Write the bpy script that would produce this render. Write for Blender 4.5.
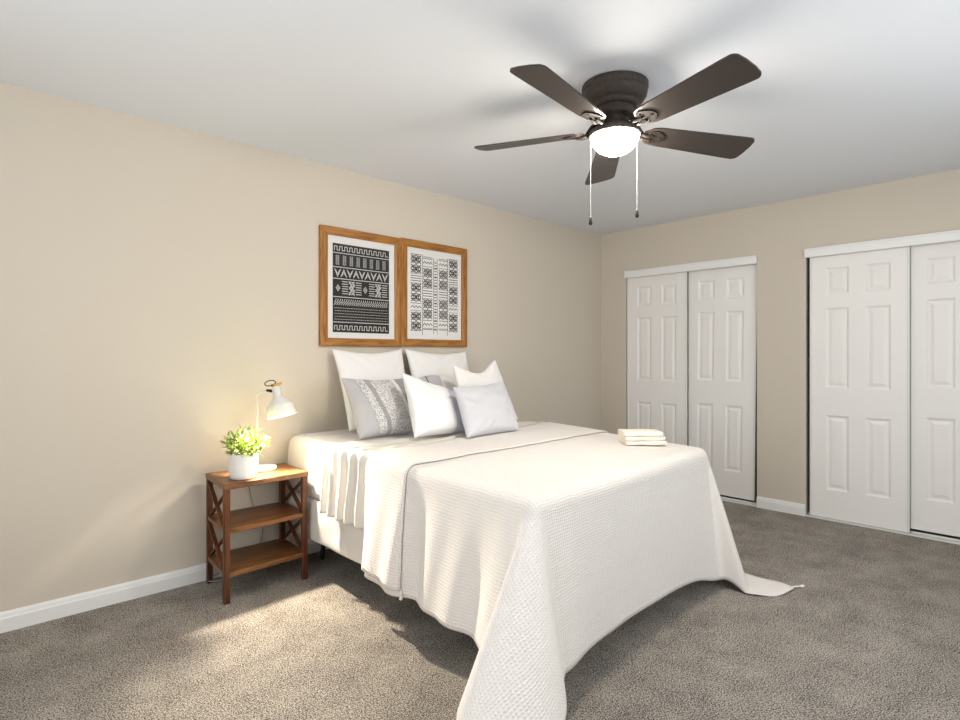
import bpy, math, random
from mathutils import Vector, noise
C = bpy.context
SC = C.scene
for o in list(bpy.data.objects):
    bpy.data.objects.remove(o, do_unlink=True)
PI = math.pi
random.seed(7)

# ------------------------------------------------------------------ camera, world, lights, exposure
TH = math.radians(46.511)
cam = bpy.data.cameras.new('camera')
cam.sensor_width = 36.0
cam.lens = 564.86 / 960 * 36
cam.shift_y = -3.9 / 960
cam.clip_start = 0.02
co = bpy.data.objects.new('camera', cam)
co.location = (-4.784, -3.280, 1.224)
co.rotation_euler = (PI / 2, 0, TH - PI / 2)
SC.collection.objects.link(co)
SC.camera = co

SC.view_settings.view_transform = 'Standard'
SC.view_settings.look = 'None'
SC.view_settings.exposure = 0.10
SC.view_settings.gamma = 1.0
SC.view_settings.use_curve_mapping = False

w = bpy.data.worlds.new('sky')
SC.world = w
w.use_nodes = True
w.node_tree.nodes['Background'].inputs[0].default_value = (0.80, 0.90, 1.0, 1)
w.node_tree.nodes['Background'].inputs[1].default_value = 1.5


def area_light(name, loc, rot, sx, sy, power, col):
    l = bpy.data.lights.new(name, 'AREA')
    l.shape = 'RECTANGLE'
    l.size, l.size_y = sx, sy
    l.energy = power
    l.color = col
    o = bpy.data.objects.new(name, l)
    o.location = loc
    o.rotation_euler = rot
    SC.collection.objects.link(o)
    return o


# area lights added as daylight from unseen windows, tilted up to brighten the ceiling
area_light('window_daylight', (-2.6, -4.42, 1.40), (PI / 2 + .30, 0, 0), 2.5, 1.35, 33, (0.94, 0.975, 1.0))
area_light('side_window_daylight', (-5.92, -2.2, 1.40), (PI / 2 + .30, 0, -PI / 2), 2.0, 1.35, 35, (0.94, 0.975, 1.0))
FAN_POWER = 150.0
LAMP_POWER = 140.0


# ------------------------------------------------------------------ helpers
class MB:
    def __init__(self):
        self.v, self.f, self.uv, self.sm = [], [], [], []

    def face(self, idx, uv=None, smooth=False):
        self.f.append(tuple(idx)); self.uv.append(uv); self.sm.append(smooth)

    def quad(self, a, b, c, d, smooth=False):
        n = len(self.v)
        self.v += [tuple(a), tuple(b), tuple(c), tuple(d)]
        self.face((n, n + 1, n + 2, n + 3), smooth=smooth)

    def box(self, lo, hi, bev=0.0):
        x0, y0, z0 = lo; x1, y1, z1 = hi
        if bev <= 0:
            n = len(self.v)
            self.v += [(x0, y0, z0), (x1, y0, z0), (x1, y1, z0), (x0, y1, z0), (x0, y0, z1), (x1, y0, z1), (x1, y1, z1), (x0, y1, z1)]
            for q in ((3, 2, 1, 0), (4, 5, 6, 7), (0, 1, 5, 4), (1, 2, 6, 5), (2, 3, 7, 6), (3, 0, 4, 7)):
                self.face([n + i for i in q])
            return
        self.hexa([(x0, y0, z0), (x1, y0, z0), (x1, y1, z0), (x0, y1, z0)], [(x0, y0, z1), (x1, y0, z1), (x1, y1, z1), (x0, y1, z1)], bev)

    def hexa(self, bot, top, bev=0.004):
        """chamfered 8-corner solid"""
        P = [Vector(p) for p in bot] + [Vector(p) for p in top]
        faces = ((3, 2, 1, 0), (4, 5, 6, 7), (0, 1, 5, 4), (1, 2, 6, 5), (2, 3, 7, 6), (3, 0, 4, 7))
        idx = {}
        for fi, fc in enumerate(faces):
            for k in range(4):
                a = P[fc[k]]; b = P[fc[(k + 1) % 4]]; c = P[fc[k - 1]]
                p = a + (b - a).normalized() * bev + (c - a).normalized() * bev
                idx[(fi, fc[k])] = len(self.v); self.v.append(tuple(p))
        for fi, fc in enumerate(faces):
            self.face([idx[(fi, i)] for i in fc])
        edges = {}
        for fi, fc in enumerate(faces):
            for k in range(4):
                a, b = fc[k], fc[(k + 1) % 4]
                edges.setdefault(frozenset((a, b)), []).append((fi, a, b))
        for e in edges.values():
            (f1, a, b), (f2, c, d) = e
            self.face((idx[(f1, b)], idx[(f1, a)], idx[(f2, a)], idx[(f2, b)]))
        for vtx in range(8):
            fs = [fi for fi, fc in enumerate(faces) if vtx in fc]
            tri = [idx[(fi, vtx)] for fi in fs]
            n = (Vector(self.v[tri[1]]) - Vector(self.v[tri[0]])).cross(Vector(self.v[tri[2]]) - Vector(self.v[tri[0]]))
            cen = sum(P, Vector()) / 8
            if n.dot(P[vtx] - cen) < 0: tri.reverse()
            self.face(tri)

    def bar(self, a, b, w, d, up=(0, 0, 1), bev=0.002):
        """box section bar from a to b"""
        a, b = Vector(a), Vector(b)
        t = (b - a).normalized(); s = t.cross(Vector(up)).normalized(); u = s.cross(t)
        q = lambda p: [p - s * w / 2 - u * d / 2, p + s * w / 2 - u * d / 2, p + s * w / 2 + u * d / 2, p - s * w / 2 + u * d / 2]
        self.hexa(q(b)[::-1], q(a)[::-1], bev) if False else self.hexa(q(a), q(b), bev)

    def tube(self, pts, r, n=8, cap=True):
        pts = [Vector(p) for p in pts]
        rs = r if isinstance(r, (list, tuple)) else [r] * len(pts)
        base = len(self.v)
        ref = Vector((0, 0, 1))
        prev = None
        for i, p in enumerate(pts):
            t = (pts[min(i + 1, len(pts) - 1)] - pts[max(i - 1, 0)]).normalized()
            if prev is None:
                s = t.cross(ref)
                if s.length < 1e-3: s = t.cross(Vector((1, 0, 0)))
            else:
                s = prev - t * prev.dot(t)
            s.normalize(); prev = s
            u = t.cross(s)
            for k in range(n):
                an = 2 * PI * k / n
                self.v.append(tuple(p + (s * math.cos(an) + u * math.sin(an)) * rs[i]))
        for i in range(len(pts) - 1):
            for k in range(n):
                a = base + i * n + k; b = base + i * n + (k + 1) % n
                self.face((a, b, b + n, a + n), smooth=True)
        if cap:
            self.face([base + k for k in range(n)][::-1]); e = base + (len(pts) - 1) * n
            self.face([e + k for k in range(n)])

    def lathe(self, prof, c=(0, 0, 0), n=32, axis=None):
        """prof: list of (r, z); axis: optional up vector"""
        c = Vector(c)
        if axis is None:
            X, Y, Z = Vector((1, 0, 0)), Vector((0, 1, 0)), Vector((0, 0, 1))
        else:
            Z = Vector(axis).normalized(); X = Z.cross(Vector((0, 1, 0.2))).normalized(); Y = Z.cross(X)
        base = len(self.v)
        for r, z in prof:
            for k in range(n):
                an = 2 * PI * k / n
                self.v.append(tuple(c + (X * math.cos(an) + Y * math.sin(an)) * max(r, 1e-5) + Z * z))
        for i in range(len(prof) - 1):
            for k in range(n):
                a = base + i * n + k; b = base + i * n + (k + 1) % n
                self.face((a, b, b + n, a + n), smooth=True)

    def grid(self, nu, nv, fn, uvfn=None, smooth=True, flip=False):
        base = len(self.v)
        for j in range(nv + 1):
            for i in range(nu + 1):
                self.v.append(tuple(fn(i / nu, j / nv)))
        for j in range(nv):
            for i in range(nu):
                a = base + j * (nu + 1) + i
                q = [a, a + 1, a + nu + 2, a + nu + 1]
                st = [(i / nu, j / nv), ((i + 1) / nu, j / nv), ((i + 1) / nu, (j + 1) / nv), (i / nu, (j + 1) / nv)]
                if flip: q.reverse(); st.reverse()
                self.face(q, [uvfn(*s) if uvfn else s for s in st], smooth)

    def build(self, name, mat, parent=None, origin=None, solid=0.0, subsurf=0, weld=0.0, bevel=0.0):
        if parent is not None and origin is None:
            origin = WO[parent.name]
        if origin is None:
            xs, ys, zs = zip(*self.v)
            origin = ((min(xs) + max(xs)) / 2, (min(ys) + max(ys)) / 2, min(zs))
        origin = Vector(origin)
        me = bpy.data.meshes.new(name)
        me.from_pydata([tuple(Vector(p) - origin) for p in self.v], [], self.f)
        if any(u is not None for u in self.uv):
            lay = me.uv_layers.new(name='uv')
            k = 0
            for f, u in zip(self.f, self.uv):
                for i in range(len(f)):
                    lay.data[k].uv = u[i] if u else (0, 0)
                    k += 1
        for p, s in zip(me.polygons, self.sm):
            p.use_smooth = s
        me.materials.append(mat)
        me.validate()
        me.update()
        o = bpy.data.objects.new(name, me)
        SC.collection.objects.link(o)
        if parent is not None:
            o.parent = parent
            o.location = origin - WO[parent.name]
        else:
            o.location = origin
        WO[o.name] = origin
        if weld:
            m = o.modifiers.new('weld', 'WELD'); m.merge_threshold = weld
        if solid:
            m = o.modifiers.new('solid', 'SOLIDIFY'); m.thickness = abs(solid); m.offset = -1 if solid > 0 else 1
        if bevel:
            m = o.modifiers.new('bevel', 'BEVEL'); m.width = bevel; m.segments = 2; m.limit_method = 'ANGLE'
        if subsurf:
            m = o.modifiers.new('sub', 'SUBSURF'); m.levels = m.render_levels = subsurf
        return o


WO = {}


def skew(mb):
    """the nightstand stands a touch out of square"""
    for i, (x, y, z) in enumerate(mb.v):
        fy = (y - NY0) / (NY1 - NY0); fx = (x - NX0) / (NX1 - NX0)
        mb.v[i] = (x + .030 * fy * (1 - fx) + .01 * fy * fx, y + .028 * fx * (1 - fy) - .01 * fy, z)
    return mb


def tag(o, label=None, cat=None, group=None, kind=None):
    if label: o['label'] = label
    if cat: o['category'] = cat
    if group: o['group'] = group
    if kind: o['kind'] = kind
    return o


def thing(name, label, cat, loc, group=None):
    o = bpy.data.objects.new(name, None)
    o.empty_display_size = 0.1
    SC.collection.objects.link(o)
    o.location = loc
    WO[o.name] = Vector(loc)
    return tag(o, label, cat, group)


def structure(mb, name, mat, label=None, parent=None, cat=None, **k):
    o = mb.build(name, mat, parent, **k)
    if parent is None:
        tag(o, label, cat, kind='structure')
    return o


# ------------------------------------------------------------------ materials
def srgb(r, g, b):
    f = lambda c: (c / 255 / 12.92) if c / 255 <= 0.04045 else ((c / 255 + 0.055) / 1.055) ** 2.4
    return (f(r), f(g), f(b), 1)


def new_mat(name, col, rough=0.6, metal=0.0, spec=0.4):
    m = bpy.data.materials.new(name)
    m.use_nodes = True
    b = m.node_tree.nodes['Principled BSDF']
    b.inputs['Base Color'].default_value = col
    b.inputs['Roughness'].default_value = rough
    b.inputs['Metallic'].default_value = metal
    b.inputs['Specular IOR Level'].default_value = spec
    return m, m.node_tree, b


def N(t, kind, **kw):
    n = t.nodes.new(kind)
    for k, v in kw.items():
        if k in n.inputs: n.inputs[k].default_value = v
        else: setattr(n, k, v)
    return n


def noise_bump(t, b, scale, strength, dist=0.002, coord='Object', detail=4.0):
    tc = N(t, 'ShaderNodeTexCoord')
    nz = N(t, 'ShaderNodeTexNoise', Scale=scale, Detail=detail)
    t.links.new(tc.outputs[coord], nz.inputs['Vector'])
    bp = N(t, 'ShaderNodeBump', Strength=strength, Distance=dist)
    t.links.new(nz.outputs[0], bp.inputs['Height'])
    t.links.new(bp.outputs[0], b.inputs['Normal'])
    return tc, nz, bp


def ramp(t, fac, stops):
    r = N(t, 'ShaderNodeValToRGB')
    while len(r.color_ramp.elements) < len(stops): r.color_ramp.elements.new(0.5)
    for e, (p, c) in zip(r.color_ramp.elements, stops):
        e.position = p; e.color = c
    t.links.new(fac, r.inputs[0])
    return r


def plain(name, col, rough=0.6, bump=None, **k):
    m, t, b = new_mat(name, col, rough, **k)
    if bump: noise_bump(t, b, *bump)
    return m


M = {}
M['wall'] = plain('wall_paint', srgb(208, 198, 183), 0.75, (220, 0.12, 0.001))
M['ceiling'] = plain('ceiling_paint', srgb(229, 232, 237), 0.85, (160, 0.15, 0.001))
M['trim'] = plain('trim_paint', srgb(238, 237, 235), 0.38, (25, 0.05, 0.001))
M['door'] = plain('door_paint', srgb(240, 237, 233), 0.42, (90, 0.06, 0.001))
M['track'] = plain('track_metal', srgb(225, 225, 220), 0.3)

# carpet
m, t, b = new_mat('carpet', (0.2, 0.17, 0.14, 1), 0.95, spec=0.1)
tc = N(t, 'ShaderNodeTexCoord')
n1 = N(t, 'ShaderNodeTexNoise', Scale=190.0, Detail=3.0, Roughness=0.7)
n2 = N(t, 'ShaderNodeTexNoise', Scale=5.0, Detail=4.0, Roughness=0.6)
vo = N(t, 'ShaderNodeTexVoronoi', Scale=280.0)
for n_ in (n1, n2, vo): t.links.new(tc.outputs['Object'], n_.inputs['Vector'])
mx = N(t, 'ShaderNodeMath', operation='MULTIPLY_ADD'); mx.inputs[1].default_value = 0.16
t.links.new(n2.outputs[0], mx.inputs[0]); t.links.new(n1.outputs[0], mx.inputs[2])
mv = N(t, 'ShaderNodeMath', operation='MULTIPLY_ADD'); mv.inputs[1].default_value = -0.22
t.links.new(vo.outputs['Distance'], mv.inputs[0]); t.links.new(mx.outputs[0], mv.inputs[2])
rp = ramp(t, mv.outputs[0], [(0.35, srgb(28, 22, 18)), (0.44, srgb(106, 95, 84)), (0.53, srgb(208, 197, 182))])
t.links.new(rp.outputs[0], b.inputs['Base Color'])
bp = N(t, 'ShaderNodeBump', Strength=0.9, Distance=0.012)
t.links.new(mv.outputs[0], bp.inputs['Height']); t.links.new(bp.outputs[0], b.inputs['Normal'])
b.inputs['Sheen Weight'].default_value = 0.25
M['carpet'] = m


def wood(name, dark, light, rough=0.4, scale=6.0, axis=0):
    m, t, b = new_mat(name, light, rough)
    tc = N(t, 'ShaderNodeTexCoord')
    mp = N(t, 'ShaderNodeMapping')
    s = [14.0, 14.0, 14.0]; s[axis] = 1.2
    mp.inputs['Scale'].default_value = s
    t.links.new(tc.outputs['Object'], mp.inputs['Vector'])
    nz = N(t, 'ShaderNodeTexNoise', Scale=scale, Detail=6.0, Roughness=0.65)
    nz.inputs['Distortion'].default_value = 0.6
    t.links.new(mp.outputs[0], nz.inputs['Vector'])
    r = ramp(t, nz.outputs[0], [(0.32, dark), (0.66, light)])
    t.links.new(r.outputs[0], b.inputs['Base Color'])
    bp = N(t, 'ShaderNodeBump', Strength=0.15, Distance=0.001)
    t.links.new(nz.outputs[0], bp.inputs['Height']); t.links.new(bp.outputs[0], b.inputs['Normal'])
    return m


M['stand_top'] = wood('nightstand_wood', srgb(64, 35, 18), srgb(142, 94, 50), 0.36, 4.0, 0)
M['stand_leg'] = wood('nightstand_leg_wood', srgb(50, 27, 14), srgb(112, 64, 33), 0.4, 4.0, 2)
M['oak_h'] = wood('oak_frame_wood', srgb(124, 76, 28), srgb(180, 124, 54), 0.4, 5.0, 0)
M['oak_v'] = wood('oak_frame_wood_upright', srgb(124, 76, 28), srgb(180, 124, 54), 0.4, 5.0, 2)
M['pale_wood'] = plain('pale_wood', srgb(212, 164, 92), 0.45)
M['blade'] = plain('fan_blade_laminate', srgb(58, 51, 48), 0.36, (300, 0.05, 0.0005))

m, t, b = new_mat('bronze', srgb(62, 54, 50), 0.62, metal=0.0, spec=0.25)
tc, nz, bp = noise_bump(t, b, 60, 0.15, 0.001)
r = ramp(t, nz.outputs[0], [(0.3, srgb(62, 54, 50)), (0.75, srgb(78, 69, 64))])
t.links.new(r.outputs[0], b.inputs['Base Color'])
M['bronze'] = m
M['dark_bronze'] = plain('blade_iron_bronze', srgb(40, 34, 31), 0.7, spec=0.2)
M['black'] = plain('black_metal', srgb(28, 26, 26), 0.4)
M['chain'] = plain('chain_metal', srgb(190, 190, 190), 0.45)
M['white_metal'] = plain('white_enamel', srgb(226, 222, 213), 0.38)
M['ceramic'] = plain('white_ceramic', srgb(232, 229, 224), 0.4, (40, 0.03, 0.001))
M['leather'] = plain('dark_leather', srgb(48, 38, 32), 0.6)
M['soil'] = plain('soil', srgb(52, 40, 30), 0.95, (90, 0.8, 0.01))
M['cord'] = plain('grey_cord', srgb(150, 146, 140), 0.5)
M['paper'] = plain('mat_board', srgb(243, 241, 238), 0.8)
M['ink'] = plain('black_ink', srgb(26, 24, 24), 0.55)
M['chalk'] = plain('chalk_lines', srgb(228, 226, 222), 0.7)
M['inkline'] = plain('ink_lines', srgb(58, 54, 54), 0.7)
M['linen_edge'] = plain('linen_hem', srgb(236, 230, 222), 0.85)
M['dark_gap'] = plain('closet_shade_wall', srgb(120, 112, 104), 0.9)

# glass over the prints
m = bpy.data.materials.new('picture_glass'); m.use_nodes = True; t = m.node_tree
for n_ in list(t.nodes): t.nodes.remove(n_)
out = N(t, 'ShaderNodeOutputMaterial'); tr = N(t, 'ShaderNodeBsdfTransparent'); gl = N(t, 'ShaderNodeBsdfGlossy', Roughness=0.05)
mixn = N(t, 'ShaderNodeMixShader'); fr = N(t, 'ShaderNodeFresnel', IOR=1.3)
t.links.new(fr.outputs[0], mixn.inputs[0]); t.links.new(tr.outputs[0], mixn.inputs[1]); t.links.new(gl.outputs[0], mixn.inputs[2])
t.links.new(mixn.outputs[0], out.inputs[0])
M['glass'] = m

# lit glass dome of the fan
m = bpy.data.materials.new('lit_opal_glass'); m.use_nodes = True
b = m.node_tree.nodes['Principled BSDF']
b.inputs['Base Color'].default_value = (0.9, 0.9, 0.9, 1)
b.inputs['Emission Color'].default_value = (1.0, 0.92, 0.80, 1)
b.inputs['Emission Strength'].default_value = FAN_POWER
M['dome'] = m
m = bpy.data.materials.new('lit_bulb'); m.use_nodes = True
b = m.node_tree.nodes['Principled BSDF']
b.inputs['Emission Color'].default_value = (1.0, 0.80, 0.55, 1)
b.inputs['Emission Strength'].default_value = 40.0
M['bulb'] = m

# leaves
m, t, b = new_mat('leaf', srgb(120, 160, 60), 0.5)
tc = N(t, 'ShaderNodeTexCoord'); nz = N(t, 'ShaderNodeTexNoise', Scale=38.0, Detail=2.0)
t.links.new(tc.outputs['Object'], nz.inputs['Vector'])
r = ramp(t, nz.outputs[0], [(0.34, srgb(74, 112, 38)), (0.48, srgb(156, 182, 76)), (0.60, srgb(226, 230, 150))])
t.links.new(r.outputs[0], b.inputs['Base Color'])
b.inputs['Subsurface Weight'].default_value = 0.0
M['leaf'] = m


def fabric(name, col, rough=0.9, scale=260.0, strength=0.25, soft=9.0, soft_str=0.25):
    m, t, b = new_mat(name, col, rough, spec=0.15)
    tc = N(t, 'ShaderNodeTexCoord')
    n1 = N(t, 'ShaderNodeTexNoise', Scale=scale, Detail=3.0)
    n2 = N(t, 'ShaderNodeTexNoise', Scale=soft, Detail=3.0)
    for n_ in (n1, n2): t.links.new(tc.outputs['Object'], n_.inputs['Vector'])
    b1 = N(t, 'ShaderNodeBump', Strength=soft_str, Distance=0.02)
    t.links.new(n2.outputs[0], b1.inputs['Height'])
    b2 = N(t, 'ShaderNodeBump', Strength=strength, Distance=0.002)
    t.links.new(n1.outputs[0], b2.inputs['Height']); t.links.new(b1.outputs[0], b2.inputs['Normal'])
    t.links.new(b2.outputs[0], b.inputs['Normal'])
    b.inputs['Sheen Weight'].default_value = 0.1
    return m


M['cotton'] = fabric('white_cotton', srgb(237, 234, 231))
M['sheet'] = fabric('white_sheet', srgb(218, 214, 211), 0.85)
M['flat_sheet'] = fabric('ivory_sheet', srgb(218, 211, 201), 0.85)
M['box_cloth'] = fabric('box_spring_cloth', srgb(214, 209, 202), 0.9)
M['nubby'] = fabric('nubby_cotton', srgb(236, 234, 233), 0.95, 120.0, 0.9)
M['pale_grey'] = fabric('pale_grey_cotton', srgb(202, 202, 206), 0.9)
M['towel'] = fabric('cream_towel', srgb(242, 232, 214), 0.95, 300.0, 0.6)


def striped(name, stops, dots=None):
    """fabric with bands across u; dots=(lo,hi,...) adds a woven fleck between these u values"""
    m = fabric(name, (0.8, 0.8, 0.8, 1))
    t = m.node_tree; b = t.nodes['Principled BSDF']
    uv = N(t, 'ShaderNodeUVMap'); sep = N(t, 'ShaderNodeSeparateXYZ')
    t.links.new(uv.outputs[0], sep.inputs[0])
    r = ramp(t, sep.outputs[0], stops); r.color_ramp.interpolation = 'CONSTANT'
    last = r.outputs[0]
    if dots:
        lo, hi, col = dots
        vo = N(t, 'ShaderNodeTexVoronoi', Scale=58.0)
        t.links.new(uv.outputs[0], vo.inputs['Vector'])
        a = N(t, 'ShaderNodeMath', operation='LESS_THAN'); a.inputs[1].default_value = 0.42
        t.links.new(vo.outputs['Distance'], a.inputs[0])
        g = N(t, 'ShaderNodeMath', operation='GREATER_THAN'); g.inputs[1].default_value = lo
        l = N(t, 'ShaderNodeMath', operation='LESS_THAN'); l.inputs[1].default_value = hi
        t.links.new(sep.outputs[0], g.inputs[0]); t.links.new(sep.outputs[0], l.inputs[0])
        p1 = N(t, 'ShaderNodeMath', operation='MULTIPLY'); p2 = N(t, 'ShaderNodeMath', operation='MULTIPLY')
        t.links.new(a.outputs[0], p1.inputs[0]); t.links.new(g.outputs[0], p1.inputs[1])
        t.links.new(p1.outputs[0], p2.inputs[0]); t.links.new(l.outputs[0], p2.inputs[1])
        mixc = N(t, 'ShaderNodeMix', data_type='RGBA')
        t.links.new(p2.outputs[0], mixc.inputs['Factor']); t.links.new(last, mixc.inputs['A']); mixc.inputs['B'].default_value = col
        last = mixc.outputs['Result']
    t.links.new(last, b.inputs['Base Color'])
    return m


G1, G2, WH, LG = srgb(184, 181, 181), srgb(162, 159, 161), srgb(236, 233, 229), srgb(214, 211, 208)
M['woven'] = striped('woven_pillow_cloth', [(0.0, G1), (0.22, LG), (0.33, G2), (0.40, LG), (0.74, WH), (0.80, G2)], (0.20, 0.74, srgb(150, 146, 142)))
M['grey_panel'] = striped('grey_panel_pillow_cloth', [(0.0, WH), (0.14, G1), (0.335, srgb(92, 90, 92)), (0.355, G1), (0.58, WH), (0.9, G1)])  # thin dark band paints the shade of a crease in the grey panel
M['lavender_edge'] = striped('white_pillow_with_grey_band', [(0.0, srgb(236, 234, 233)), (0.68, srgb(196, 195, 207))])
t = M['lavender_edge'].node_tree
for n_ in t.nodes:
    if n_.type == 'TEX_NOISE' and n_.inputs['Scale'].default_value > 100: n_.inputs['Scale'].default_value = 120
    if n_.type == 'BUMP' and n_.inputs['Distance'].default_value < 0.01: n_.inputs['Strength'].default_value = 0.9

# waffle-woven coverlet, drawn in cloth metres
m, t, b = new_mat('waffle_coverlet', srgb(229, 223, 217), 0.9, spec=0.15)
uv = N(t, 'ShaderNodeUVMap')
nz = N(t, 'ShaderNodeTexNoise', Scale=14.0, Detail=3.0)
t.links.new(uv.outputs[0], nz.inputs['Vector'])
vadd = N(t, 'ShaderNodeVectorMath', operation='MULTIPLY_ADD')
vadd.inputs[1].default_value = (0.012, 0.012, 0.0)
t.links.new(nz.outputs['Color'], vadd.inputs[0]); t.links.new(uv.outputs[0], vadd.inputs[2])
w1 = N(t, 'ShaderNodeTexWave', Scale=24.0, Distortion=1.6); w1.bands_direction = 'X'
w2 = N(t, 'ShaderNodeTexWave', Scale=29.0, Distortion=1.6); w2.bands_direction = 'Y'
for n_ in (w1, w2): t.links.new(vadd.outputs[0], n_.inputs['Vector'])
mxx = N(t, 'ShaderNodeMath', operation='MULTIPLY')
t.links.new(w1.outputs['Fac'], mxx.inputs[0]); t.links.new(w2.outputs['Fac'], mxx.inputs[1])
n3 = N(t, 'ShaderNodeTexNoise', Scale=60.0, Detail=3.0)
t.links.new(uv.outputs[0], n3.inputs['Vector'])
ad = N(t, 'ShaderNodeMath', operation='MULTIPLY_ADD'); ad.inputs[1].default_value = 0.5
t.links.new(n3.outputs[0], ad.inputs[0]); t.links.new(mxx.outputs[0], ad.inputs[2])
bp = N(t, 'ShaderNodeBump', Strength=0.5, Distance=0.006)
t.links.new(ad.outputs[0], bp.inputs['Height']); t.links.new(bp.outputs[0], b.inputs['Normal'])
b.inputs['Sheen Weight'].default_value = 0.1
M['waffle'] = m

# ------------------------------------------------------------------ the room
H = 2.44
X0, Y0 = -5.7, -4.2            # the walls behind the camera
mb = MB(); mb.box((X0 - .2, Y0 - .2, -.1), (0.75, .12, 0))
structure(mb, 'floor', M['carpet'], 'speckled grey brown cut pile carpet', cat='floor', origin=(0, 0, 0))
mb = MB(); mb.box((X0 - .2, Y0 - .2, H), (0.75, .12, H + .1))
structure(mb, 'ceiling', M['ceiling'], 'flat white ceiling', cat='ceiling', origin=(0, 0, 0))
mb = MB(); mb.box((X0 - .12, 0, 0), (0.7, .12, H))
structure(mb, 'wall_left', M['wall'], 'warm beige wall behind the bed', cat='wall', origin=(0, 0, 0))

# closet wall with two openings
OP = [(-1.502, -0.290), (-3.12, -1.861)]      # y ranges of the closet openings
HT = 2.0
mb = MB()
ys = [Y0 - .12, OP[1][0], OP[1][1], OP[0][0], OP[0][1], 0.0]
for i in (0, 2, 4):
    mb.box((0, ys[i], 0), (0.12, ys[i + 1], H))
for a, c in OP:
    mb.box((0, a, HT), (0.12, c, H))
structure(mb, 'wall_right', M['wall'], 'beige wall with two closet openings', cat='wall', origin=(0, 0, 0))
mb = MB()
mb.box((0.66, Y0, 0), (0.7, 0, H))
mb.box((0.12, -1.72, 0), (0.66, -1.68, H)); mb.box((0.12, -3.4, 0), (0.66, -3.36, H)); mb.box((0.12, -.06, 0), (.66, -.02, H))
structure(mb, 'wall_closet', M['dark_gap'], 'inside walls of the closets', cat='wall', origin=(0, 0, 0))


def holed_wall(name, label, axis, pos, a0, a1, holes):
    mb = MB()
    d = -.12
    def bx(u0, u1, z0, z1):
        if axis == 'y': mb.box((u0, pos + d, z0), (u1, pos, z1))
        else: mb.box((pos + d, u0, z0), (pos, u1, z1))
    cur = a0
    for (h0, h1, z0, z1) in holes:
        bx(cur, h0, 0, H); bx(h0, h1, 0, z0); bx(h0, h1, z1, H); cur = h1
    bx(cur, a1, 0, H)
    structure(mb, name, M['wall'], label, cat='wall', origin=(0, 0, 0))


holed_wall('wall_back', 'beige window wall behind the viewpoint', 'y', Y0, X0, 0.0, [(-3.9, -1.3, .75, 2.15)])
holed_wall('wall_front', 'beige side wall with a window', 'x', X0, Y0, 0.0, [(-3.25, -1.15, .75, 2.15)])
for k, (axis, pos, u0, u1) in enumerate((('y', Y0, -3.9, -1.3), ('x', X0, -3.25, -1.15))):
    mb = MB()
    def fb(a, c, z0, z1):
        if axis == 'y': mb.box((a, pos - .1, z0), (c, pos - .04, z1), .004)
        else: mb.box((pos - .1, a, z0), (pos - .04, c, z1), .004)
    mid = (u0 + u1) / 2
    for (a, c, z0, z1) in ((u0, u0 + .05, .75, 2.15), (u1 - .05, u1, .75, 2.15), (mid - .03, mid + .03, .8, 2.1), (u0 + .05, u1 - .05, .75, .8), (u0 + .05, u1 - .05, 2.1, 2.15)):
        fb(a, c, z0, z1)
    structure(mb, 'window_%d' % (k + 1), M['trim'], 'white window frame', cat='window')


# baseboards with a stepped top
def baseboard(name, p0, p1, nrm, label):
    p0, p1, n = Vector(p0), Vector(p1), Vector(nrm)
    prof = [(0, 0), (.015, 0), (.015, .060), (.012, .066), (.010, .078), (.006, .086), (0, .088)]
    mb = MB()
    for (d0, z0), (d1, z1) in zip(prof[:-1], prof[1:]):
        a, bq = p0 + n * d0 + Vector((0, 0, z0)), p1 + n * d0 + Vector((0, 0, z0))
        c, d = p1 + n * d1 + Vector((0, 0, z1)), p0 + n * d1 + Vector((0, 0, z1))
        mb.quad(a, bq, c, d)
    for p in (p0, p1):
        nb = len(mb.v)
        mb.v += [tuple(p + n * d + Vector((0, 0, z))) for d, z in prof]
        mb.face(range(nb, nb + len(prof)))
    structure(mb, name, M['trim'], label, cat='baseboard')


baseboard('baseboard_left', (X0, 0, 0), (0, 0, 0), (0, -1, 0), 'white baseboard under the bed wall')
baseboard('baseboard_right', (0, OP[1][1] + .002, 0), (0, OP[0][0] - .002, 0), (-1, 0, 0), 'short white baseboard between the closets')
baseboard('baseboard_corner', (0, OP[0][1] + .002, 0), (0, 0, 0), (-1, 0, 0), 'white baseboard in the corner')
baseboard('baseboard_far', (0, Y0, 0), (0, OP[1][0] - .002, 0), (-1, 0, 0), 'white baseboard right of the closets')
baseboard('baseboard_back', (X0, Y0, 0), (0, Y0, 0), (0, 1, 0), 'white baseboard under the window')
baseboard('baseboard_front', (X0, Y0, 0), (X0, 0, 0), (1, 0, 0), 'white baseboard at the side')


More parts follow.
